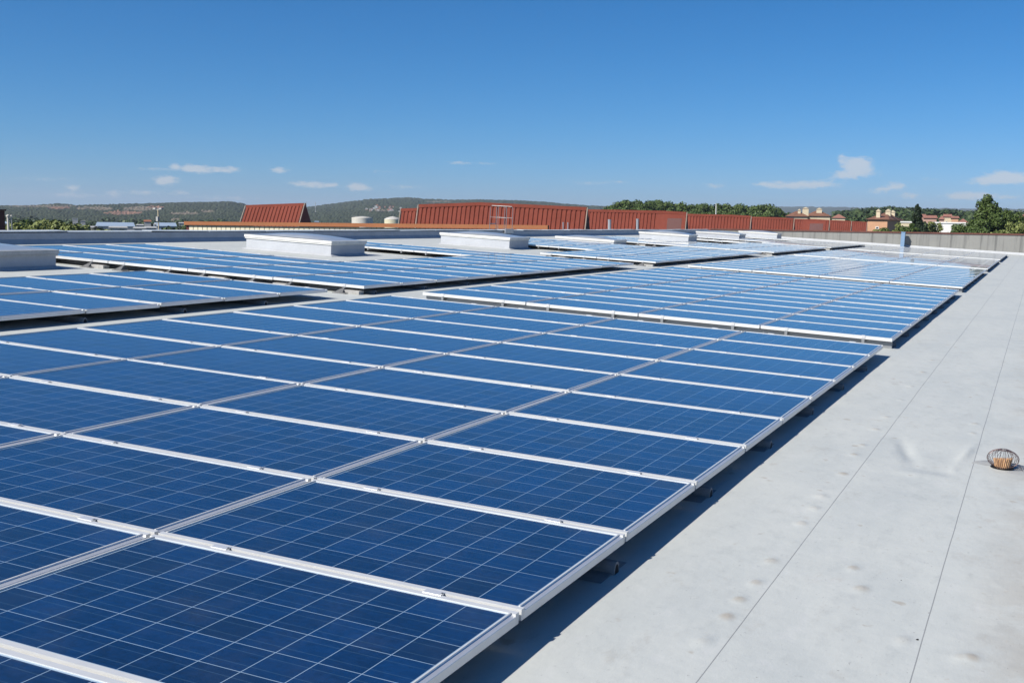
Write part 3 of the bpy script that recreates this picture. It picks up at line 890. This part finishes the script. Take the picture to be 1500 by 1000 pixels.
# ------------------------------------------------------------------ trees
def leaf_clump(m, c, r, n, size, rnd, flat=1.0):
    for _ in range(n):
        d = Vector((rnd.gauss(0, 1), rnd.gauss(0, 1), rnd.gauss(0, 1)))
        if d.length < .01: continue
        d.normalize()
        p = Vector(c)+Vector((d.x*r, d.y*r, d.z*r*flat))*(rnd.random()**.35)
        nrm = (d+Vector((rnd.gauss(0, .5), rnd.gauss(0, .5), rnd.gauss(.25, .5)))).normalized()
        a = nrm.cross(Vector((rnd.random()-.5, rnd.random()-.5, rnd.random()-.5))).normalized()
        b = nrm.cross(a)
        s = size*rnd.uniform(.6, 1.3); q = s*rnd.uniform(.5, .9)
        m.face([p-a*s*.5-b*q*.5, p+a*s*.5-b*q*.4, p+a*s*.4+b*q*.5, p-a*s*.4+b*q*.5])
def crown_mesh(name, mat, rx, rz, clumps, leaves, size, seed, kind='round'):
    rnd = random.Random(seed); m = MB()
    for k in range(clumps):
        if kind == 'umbrella':
            w = rnd.uniform(0, 2*pi); rr = rx*math.sqrt(rnd.random())*.95
            c = (rr*cos(w), rr*sin(w), rz*(.15+.75*(1-(rr/rx)**2))*rnd.uniform(.55, 1.05)); r = rx*rnd.uniform(.24, .38)
        elif kind == 'spire':
            t = (k+.5)/clumps; w = rnd.uniform(0, 2*pi); rr = rx*(1-t)**.55*(.35+.65*min(1, t*5))*.6
            c = (rr*cos(w), rr*sin(w), rz*t*.97); r = max(.10*rx, rx*.5*(1-t)**.5)
        elif kind == 'pyramid':
            t = rnd.random()**.8; w = rnd.uniform(0, 2*pi); rr = rx*(1-t)**.75*math.sqrt(rnd.random())
            c = (rr*cos(w), rr*sin(w), rz*t+rnd.uniform(-.04, .04)*rz); r = rx*rnd.uniform(.13, .24)*(1-.45*t)
        else:
            d = Vector((rnd.gauss(0, 1), rnd.gauss(0, 1), rnd.gauss(0, 1))).normalized()*(rnd.random()**.4)
            c = (d.x*rx*.85, d.y*rx*.85, rz*.5+d.z*rz*.42); r = rx*rnd.uniform(.22, .40)
        leaf_clump(m, c, r, leaves, size, rnd, .75 if kind == 'umbrella' else .9 if kind != 'spire' else 1.5)
    return m.mesh(name, mat)
def trunk_mesh(h, r, top_r, limbs, seed, spread=1.5):
    rnd = random.Random(seed); m = MB()
    pts = [(rnd.uniform(-.1, .1)*h*.1*i/4, rnd.uniform(-.1, .1)*h*.1*i/4, h*i/4) for i in range(5)]
    m.tube(pts, r, 8, r1=top_r)
    for k in range(limbs):
        w = rnd.uniform(0, 2*pi); z = h*rnd.uniform(.55, .95); L = spread*rnd.uniform(.6, 1.1)
        m.tube([(0, 0, z), (L*.5*cos(w), L*.5*sin(w), z+L*.25), (L*cos(w), L*sin(w), z+L*.65)], r*.4, 5, r1=r*.1)
    return m.mesh('trunk', M_BARK)
PINES = [crown_mesh('crown', M_PINE, 4.2, 4.6, 36, 130, .46, 20+i, 'umbrella') for i in range(4)]
PTR = trunk_mesh(10.5, .26, .14, 6, 5, 2.6)
def tree(name, label, cat, loc, crown, trunk, zc, sc=1.0, rz=0, group=None):
    root = thing(name, label, cat, Matrix.Translation(loc) @ Matrix.Rotation(rz, 4, 'Z') @ Matrix.Scale(sc, 4), group)
    c = link('crown', crown, root); c.location = (0, 0, zc)
    link('trunk', trunk, root)
    return root
# line of umbrella pines behind the hall (photo x of the crown, y of its top, distance)
PL = [(897, 301.5, 330), (915, 293.5, 320), (930, 295, 335), (944, 295.5, 318), (957, 294, 340), (969, 297, 322), (981, 296.5, 330), (994, 296, 345), (1006, 297.5, 322), (1018, 300.5, 335), (1031, 300, 318), (1044, 301, 340), (1058, 297.5, 325), (1073, 301.5, 338), (1085, 299, 322), (1098, 302.5, 342), (1110, 299.5, 328), (1122, 299, 320), (1135, 304.5, 330), (1145, 308, 338), (906, 297, 360), (1026, 299, 365), (962, 293, 370), (1090, 301, 365)]
random.seed(5)
for i, (x, y, d) in enumerate(PL):
    p = at(x, y, d)
    sc = p.z/14.6
    gr = 'umbrella pines in a line behind the red sheds'
    tree('pine_tree', 'green umbrella pine in the dense row behind the red shed roofs', 'pine tree', (p.x, p.y, 0), PINES[i % 4], PTR, 10.0, sc*random.uniform(.97, 1.0), random.uniform(0, 6), gr)
# the big pine and the trees at the right edge
p = at(1447, 292, 125); base = Vector((p.x, p.y, 0))
big = crown_mesh('crown', M_PINE, 5.0, 9.4, 125, 260, .20, 79, 'pyramid')
tree('pine_tree', 'large bushy pine rising above the end parapet at the right', 'pine tree', base, big, trunk_mesh(13, .3, .06, 14, 9, 2.0), p.z-9.5)
for (x, y, d, lab, s) in ((1478, 306, 128, 'leaning bushy pine just right of the large pine', 3), (1404, 329, 122, 'low rounded bush left of the large pine over the white shed', 4), (1432, 330, 118, 'low dark bush in front of the large pine', 5), (1494, 321, 120, 'light olive bush at the right picture edge over the coping', 6), (1465, 334, 112, 'yellow green low bush before the large pine', 7), (1530, 312, 130, 'round tree just beyond the right picture edge', 8)):
    p = at(x, y, d); r = {3: 2.3, 4: 1.7, 5: 1.6, 6: 1.7, 7: 1.5, 8: 2.5}[s]; hh = {3: 5.0, 4: 3.0, 5: 2.8, 6: 3.2, 7: 2.2, 8: 4}[s]
    cm = crown_mesh('crown', M_OLIVE if s in (6, 7) else M_PINE, r, hh, 34, 210, .165, 300+s)
    tree('pine_tree' if s == 3 else 'bushy_tree', lab, 'tree', (p.x, p.y, 0), cm, trunk_mesh(p.z-hh*.7, .16, .06, 6, 60+s, .9), p.z-hh)
# cypress
p = at(1344, 297.5, 135)
tree('cypress_tree', 'dark slender cypress between the apricot house and the white shed', 'cypress', (p.x, p.y, 0), crown_mesh('crown', M_DARKLEAF, 1.55, 8.6, 60, 150, .17, 41, 'spire'), trunk_mesh(6, .14, .08, 0, 3), p.z-8.6)
for (x, y, d, r, hh, lab, mt) in ((1358, 324, 133, 1.5, 3.4, 'dark bush at the right foot of the cypress', M_DARKLEAF), (1370, 322, 140, 1.4, 3.2, 'thin olive bush between cypress and white shed', M_OLIVE), (1334, 328, 128, 1.1, 2.3, 'green bush at the left foot of the cypress', M_PINE), (1327, 331, 126, .9, 1.8, 'small bush before the cream low wall', M_PINE), (1296, 334, 150, 1.2, 1.6, 'small shrub below the apricot house wall', M_PINE), (1286, 335.5, 150, 1.0, 1.3, 'lowest shrub left of the apricot house wall', M_OLIVE),
                                  (1318, 322, 165, 1.3, 3.2, 'brown green tree against the shaded side of the apricot house', M_OLIVE)):
    p = at(x, y, d)
    tree('bushy_tree', lab, 'tree', (p.x, p.y, 0), crown_mesh('crown', mt, r, hh, 24, 150, .16, int(x)), trunk_mesh(max(1, p.z-hh*.7), .12, .05, 5, int(x), .8), p.z-hh)
# trees at the far left beyond the parapet
for i, (x, y, d, r, hh) in enumerate(((24, 324.5, 95, 1.5, 3.0), (38, 320.5, 98, 1.6, 3.6), (52, 322, 96, 1.6, 3.4), (66, 320.5, 99, 1.7, 3.6), (80, 319.8, 97, 1.8, 3.7), (94, 322.0, 98, 1.5, 3.2), (107, 327.5, 95, 1.2, 2.4))):
    p = at(x, y, d)
    tree('bushy_tree', ['pale green tree, leftmost of the clump beside the two pale posts', 'darkest pointed tree in the left clump', 'low spreading tree in the dip of the left clump', 'yellow green tree in the middle of the left clump', 'tallest rounded tree of the left clump', 'tree sloping down at the right side of the left clump', 'lowest tree at the right end of the left clump'][i], 'tree', (p.x, p.y, 0),
         crown_mesh('crown', M_PINE if i == 1 else M_OLIVE, r*1.2, hh, 34, 120, .20, 500+i), trunk_mesh(p.z-hh*.7, .14, .06, 5, 80+i, 1.0), p.z-hh)
for i, (x, y, d, r, lab) in enumerate(((143, 331.5, 240, 2.4, 'dark bush before the pale blue warehouse'), (152, 333, 230, 2, 'small olive bush before the pale blue warehouse'), (258, 329, 200, 2.6, 'dark green tree at the left end of the hall'), (247, 333, 195, 2.2, 'low bush between lamp post and hall'), (268, 331, 198, 1.9, 'round bush touching the hall corner'), (127, 330, 260, 2.4, 'yellowish tree right of the grey tower block'), (175, 334, 240, 2.3, 'low bush among the parked white roofs'))):
    p = at(x, y, d); hh = r*1.7
    tree('bushy_tree', lab, 'tree', (p.x, p.y, 0), crown_mesh('crown', M_OLIVE if i in (1, 5) else M_DARKLEAF if i % 3 == 0 else M_WOOD, r, hh, 18, 60, .5, 700+i), trunk_mesh(max(1.5, p.z-hh*.6), .2, .1, 4, 90+i, 1.2), max(.5, p.z-hh))
# far woods: one mass of tree tops each
def wood(label, pts, dr, n, r0, seed, mat):
    rnd = random.Random(seed); m = MB()
    for _ in range(n):
        x = rnd.uniform(pts[0][0], pts[-1][0]); y = pts[-1][1]
        for (a, ya), (b, yb) in zip(pts, pts[1:]):
            if a <= x <= b: y = ya+(yb-ya)*(x-a)/(b-a)
        s = rnd.random()
        d = dr[0]+(dr[1]-dr[0])*s
        yy = y-1.5+(1-s)*rnd.uniform(5, 13)+rnd.uniform(-1, 2.0)
        p = at(x, yy, d); r = r0*rnd.uniform(.6, 1.3)*(d/dr[1])**.5
        z = max(p.z-r*.8, r*.7)
        leaf_clump(m, (p.x, p.y, z), r, 90, r*.32, rnd, .8)
        leaf_clump(m, (p.x, p.y, z*.5), r*.7, 10, r*.6, rnd, z*.45/r)
    tag(m.build('wood', mat), label, 'wood', kind='stuff')
wood('dark wooded rise on the right skyline behind the houses', [(1225, 309.5), (1250, 307), (1275, 304.5), (1300, 302.5), (1330, 304), (1365, 305.5), (1395, 307.5), (1425, 309), (1440, 308), (1470, 309), (1500, 308.5), (1560, 308)], (450, 800), 900, 6.4, 1, M_WOOD)
wood('lower trees around the houses on the right rise', [(1218, 318), (1245, 316), (1270, 315), (1330, 318), (1400, 320), (1440, 322), (1560, 322)], (300, 430), 260, 3.6, 2, M_WOOD)
wood('scattered trees across the plain below the left hill', [(-60, 329), (60, 326), (120, 325), (200, 324), (270, 322), (330, 321)], (600, 900), 330, 4.4, 3, M_WOOD)

# ------------------------------------------------------------------ houses and sheds
def house(name, label, cat, x0, x1, ytop, d, depth, wall, roofm, hip=True, roof_h=None, windows=(), chims=(), group=None, simple=False, eave=.35, square=False):
    """house seen between photo x0 and x1, eaves at ytop, d metres away; front turned to the camera"""
    a, b = at(x0, ytop, d), at(x1, ytop, d)
    if square:
        r = ray(x1, ytop); b = CP+r*((a.y-CP.y)/r.y)
    w = (b-a); w.z = 0; L = w.length; ax = w.normalized(); ay = Vector((-ax.y, ax.x, 0)); z = (a.z+b.z)/2
    mat = Matrix(((ax.x, ay.x, 0, a.x), (ax.y, ay.y, 0, a.y), (0, 0, 1, 0), (0, 0, 0, 1)))
    rh = roof_h if roof_h is not None else depth*.18
    def roof(m, mi):
        e = eave
        if rh < .05:
            m.box(-e*.3, L+e*.3, -e*.3, depth+e*.3, z+.002, z+.18, mi); return
        o = min(depth*.5, L*.45) if hip else 0
        q = [(-e, -e, z), (L+e, -e, z), (L+e, depth+e, z), (-e, depth+e, z)]
        r0, r1 = (o, depth/2, z+rh), (L-o, depth/2, z+rh)
        m.face([q[0], q[1], r1, r0], mi); m.face([q[2], q[3], r0, r1], mi); m.face([q[1], q[2], r1], mi); m.face([q[3], q[0], r0], mi); m.face(q[::-1], mi)
    if simple:
        m = MB(); m.box(0, L, 0, depth, 0, z-.002, 0); roof(m, 1)
        for k in range(2): m.face([(L*(.2+.4*k), -.02, z-2.2), (L*(.36+.4*k), -.02, z-2.2), (L*(.36+.4*k), -.02, z-1), (L*(.2+.4*k), -.02, z-1)], 2)
        o = m.build(name, [wall, roofm, M_GLASSDARK], mat=mat); return tag(o, label, cat, group)
    root = thing(name, label, cat, mat, group)
    m = MB(); m.box(0, L, 0, depth, 0, z-.002); m.build('wall', wall, root)
    m = MB(); roof(m, 0); r = m.build('roof', roofm, root)
    for (fx, fy, wd, ht) in chims:
        m = MB(); x = L*fx; y = depth*fy
        m.box(x-wd/2, x+wd/2, y-.5, y+.5, z+.05, z+ht); m.extrude([(x-wd/2-.1, y-.6, z+ht), (x+wd/2+.1, y-.6, z+ht), (x, y-.6, z+ht+.35)], (0, 1.2, 0))
        m.build('chimney', M_HOUSE_C, r)
    for (f0, f1, z0, z1) in windows:
        m = MB(); m.box(L*f0, L*f1, -.06, .0-.002, z-z0, z-z1); f = m.build('window', M_WHITEWALL, root)
        m = MB(); m.box(L*f0+.08, L*f1-.08, -.075, -.062, z-z0+.08, z-z1-.08); m.build('pane', M_GLASSDARK, f)
    return root
house('house', 'apricot house with white roof dormers and a dark shaded side beside the cypress', 'house', 1271, 1300, 321.5, 170, 19, M_HOUSE_O, M_TILE, True, 1.2, windows=[(.42, .58, 1.5, 1.1)], chims=[(.42, .14, .6, 1.3), (.72, .38, .8, 1.4), (.72, .68, .7, 1.3)], square=True)
house('house', 'cream house with three white chimneys behind the last red shed roofs', 'house', 1152, 1183, 317.0, 230, 10, M_HOUSE_C, M_TILE, True, 1.2, chims=[(.60, .3, .6, 1.3), (.90, .3, 1.3, 1.7)])
house('house', 'tiled roof house joined right of the three chimney house', 'house', 1180, 1216, 316.5, 236, 9, M_HOUSE_C, M_TILE, True, 1.3, chims=[(.55, .3, 1.2, 1.5)])
house('house', 'low pink tiled house right of the chimney houses', 'house', 1219, 1238, 319.5, 330, 8, M_HOUSE_C, M_TILE2, True, 1.2)
house('shed', 'low cream shed directly left of the cypress', 'shed', 1320, 1337, 326.2, 145, 8, M_HOUSE_C, M_WHITEWALL, False, 0)
house('shed', 'long white flat roofed shed left of the large pine', 'shed', 1367, 1416, 327.3, 150, 14, M_WHITEWALL, M_WHITEWALL, False, 0)
house('house', 'pink house with broad red roof right of the cypress', 'house', 1353, 1372, 319.5, 310, 7, M_HOUSE_P, M_TILE2, False, .8, windows=[(.2, .35, 2.6, 1.4), (.6, .75, 2.6, 1.4)])
house('house', 'narrow pink house directly behind the cypress', 'house', 1347, 1356, 316.5, 330, 6, M_HOUSE_P, M_TILE2, False, .6)
house('house', 'pale house with red roof between the cypress and the large pine', 'house', 1382, 1394, 317.5, 330, 6, M_HOUSE_C, M_TILE2, False, .8, windows=[(.3, .5, 2.6, 1.3)])
house('house', 'small orange house right of the pale red roofed house', 'house', 1394, 1404, 319.5, 326, 6, M_HOUSE_O, M_TILE2, False, .6)
house('house', 'small red roofed cottage above the white shed', 'house', 1376, 1383, 321.5, 300, 7, M_HOUSE_P, M_TILE2, True, 1.0)
house('house', 'tiny cottage roof just left of the large pine', 'house', 1404, 1417, 326, 260, 7, M_HOUSE_P, M_TILE2, True, .9)
house('house', 'yellow house at the right picture edge behind the olive bush', 'house', 1494, 1512, 320, 200, 8, M_HOUSE_C, M_TILE2, True, 1.0)
# town on the plain at the left
house('warehouse', 'long pale blue roofed warehouse below the left hill', 'warehouse', 141, 197, 331.4, 520, 40, M_GREYWALL, M_BLUEROOF, False, 1.6, windows=[(.03, .1, 4, 2.5), (.5, .56, 4, 2.5)])
house('warehouse', 'pale blue warehouse at the right of the lamp post', 'warehouse', 226, 258, 331.2, 500, 30, M_BLUEROOF, M_BLUEROOF, False, 1.4)
house('tower_block', 'grey tower block right of the left tree clump', 'building', 106, 114, 320.5, 480, 8, M_GREYWALL, M_GREYWALL, False, 0, windows=[(.2, .4, 3, 1.6), (.6, .8, 3, 1.6)])
house('tower_block', 'lower darker block beside the grey tower block', 'building', 118, 125, 324.0, 500, 8, M_GREYWALL, M_GREYWALL, False, 0)
house('house', 'bright orange roofed house among trees left of the lamp post', 'house', 211, 221, 324.6, 600, 10, M_GREYWALL, M_ORANGE, False, .9)
for (x0, x1, y, d, lab) in ((160, 186, 333.5, 420, 'low white shed before the long warehouse'), (196, 213, 334.5, 400, 'white flat roof between the warehouses'), (212, 229, 333.8, 430, 'white shed just left of the lamp post'), (132, 142, 333.2, 430, 'small pale hut left of the long warehouse'), (3, 9, 327.5, 300, 'pale hut at the left edge behind two posts'), (226, 229, 329, 450, 'tiny white gable just left of the lamp post'), (461, 467, 325.0, 700, 'tiny white hut on the plain right of the left red shed'), (64, 72, 327.0, 620, 'pale hut showing above the middle of the left tree clump'), (119, 131, 331.5, 470, 'low grey hut below the darker block'), (147, 160, 326.8, 700, 'farther white barn behind the left end of the long warehouse'), (180, 192, 327.2, 720, 'farther white barn behind the right end of the long warehouse'), (200, 210, 330.0, 560, 'small white barn between long warehouse and lamp post'), (262, 271, 327.0, 640, 'white gable against the hill beside the hall corner'), (236, 246, 327.6, 680, 'farther small barn behind the right warehouse')):
    house('shed', lab, 'shed', x0, x1, y, d, 9, M_HOUSE_C if x0 % 3 == 0 else M_GREYWALL, M_BLUEROOF if x0 % 2 else M_GREYWALL, False, .5, simple=True)
# hillside village: a few dozen tiny houses
rnd = random.Random(21)
walls = [M_HOUSE_C, M_WHITEWALL, M_HOUSE_P]
VC = at(575, 291, 2900).z
def hillside(x, y):                          # where the view ray meets the middle hill
    for k in range(200):
        t = k/199; d = 1000+1900*t
        if at(x, y, d).z <= .5+(at(x, 291, 2900).z-.5)*(smooth(t)*.45+t*.55): return d
    return 2850
for i in range(34):
    t = rnd.random()**.8
    x = 534+66*t+rnd.uniform(-3, 3); y = 301.5+9*t*t+rnd.uniform(-2.0, 4.2)+(2 if x < 545 else 0)
    d = hillside(x, y+1.0)-25
    w = rnd.uniform(1.7, 3.4)
    house('house', 'tiny house in the village on the wooded hillside', 'house', x, x+w, y, d, 8, [M_WHITEWALL, M_HOUSE_C, M_WHITEWALL, M_HOUSE_P][i % 4], M_TILE2 if i % 3 else M_GREYWALL, False, 1.1, group='tiny houses of the hillside village', simple=True)

# storage tanks
def tank(x0, x1, yt, d, mt, label, dome_h):
    a, b = at(x0, yt, d), at(x1, yt, d); r = (b-a).length/2; c = (a+b)/2; z = c.z
    root = thing('storage_tank', label, 'tank', Matrix.Translation((c.x, c.y, 0)), 'round storage tanks beyond the hall')
    m = MB(); m.lathe([(r, 0), (r, z)], 40); m.build('shell', mt, root, smooth=True)
    m = MB(); m.lathe([(r*1.01, z-.25), (r*1.01, z+.02), (r*.6, z+dome_h*.6), (.01, z+dome_h)], 40); m.build('roof', M_TANK, root, smooth=True)
    m = MB(); 
    for q in range(41):
        w = 2*pi*q/40
    m.tube([(r*.99*cos(2*pi*q/40), r*.99*sin(2*pi*q/40), z+.9) for q in range(41)], .06, 4, caps=False)
    m.build('railing', M_STEEL, root)
tank(515, 546, 319.0, 640, M_TANK, 'wider white storage tank left of the cream one', .8)
tank(563, 587, 321.0, 610, M_TANK2, 'smaller cream storage tank with low cone roof left of the red sheds', 1.6)

# posts, lamp post, masts
def post(name, label, cat, x, yt, d, r, mt, head=None, zb=0, group=None):
    p = at(x, yt, d)
    root = thing(name, label, cat, Matrix.Translation((p.x, p.y, zb)), group)
    h = p.z-zb
    m = MB(); m.tube([(0, 0, 0), (0, 0, h*.5), (0, 0, h)], r, 10, r1=r*.75); m.build('pole', mt, root)
    if head == 'lamp':
        m = MB(); m.box(-.55, .55, -.05, .05, h-.02, h+.06); m.build('arm', M_GREYWALL, root)
        for s in (-1, 1):
            m = MB(); m.box(s*.50-.20, s*.50+.20, -.16, .16, h+.02, h+.22); m.build('lamp_head', M_GREYWALL, root)
        m = MB(); m.box(-.16, .16, -.25, .05, h-1.5, h-.9); m.build('box', M_GREYWALL, root)
    elif head == 'cap':
        m = MB(); m.lathe([(r*1.3, h-.05), (r*1.3, h+.05), (.005, h+.12)], 10); m.build('cap', mt, root)
    elif head == 'bars':
        m = MB()
        for z in (.55, .75, .92): m.box(-h*.035, h*.035, -.2, .2, h*z-.2, h*z+.2)
        m.build('crossarm', mt, root)
    return root
post('lamp_post', 'floodlight post with two heads above the far roofs at left', 'lamp post', 231.5, 307, 150, .09, M_HOUSE_C, 'lamp')
post('post', 'brighter left pale post beside the left tree clump', 'post', 11.5, 316.5, 92, .10, M_TANK, 'cap')
post('post', 'thinner right pale post touching the left tree clump', 'post', 16.5, 317, 92, .06, M_TANK, 'cap')
post('post', 'thin white mast rising before the pine row', 'mast', 1049, 299, 300, .14, M_WHITEWALL, 'cap')
post('pylon', 'left hazy lattice mast on the hill crest', 'pylon', 448.5, 295, 2000, .5, M_GREYWALL, 'bars')
post('pylon', 'right hazy lattice mast on the hill crest', 'pylon', 462, 296, 2000, .5, M_GREYWALL, 'bars')
a = at(-8, 309, 60); b = at(2.2, 311, 60)
root = thing('chimney_stack', 'dark brown chimney stack cut by the left picture edge', 'chimney', Matrix.Translation((a.x, a.y, 0)))
L = (b-a).length
m = MB(); m.box(0, L, -.3, .3, 0, a.z); m.build('stack', M_RUST, root)
m = MB(); m.box(-.05, L+.05, -.35, .35, a.z+.002, a.z+.08); m.build('cap', M_RUST, root)

# clear autumn air between the roof and the far hills
m = MB(); m.box(-8600, 8600, -6900, 9900, -1, 175)
hz = bpy.data.materials.new('air'); hz.use_nodes = True
nt = hz.node_tree; nt.nodes.remove(nt.nodes['Principled BSDF'])
pv = nt.nodes.new('ShaderNodeVolumePrincipled'); pv.inputs['Color'].default_value = (.72, .82, .95, 1); pv.inputs['Density'].default_value = 1.1e-4
pv.inputs['Anisotropy'].default_value = .1
nt.links.new(pv.outputs[0], nt.nodes['Material Output'].inputs['Volume'])
tag(m.build('haze', hz), 'thin pale air over the plain and hills', 'haze', kind='stuff')
print('panels', npan)
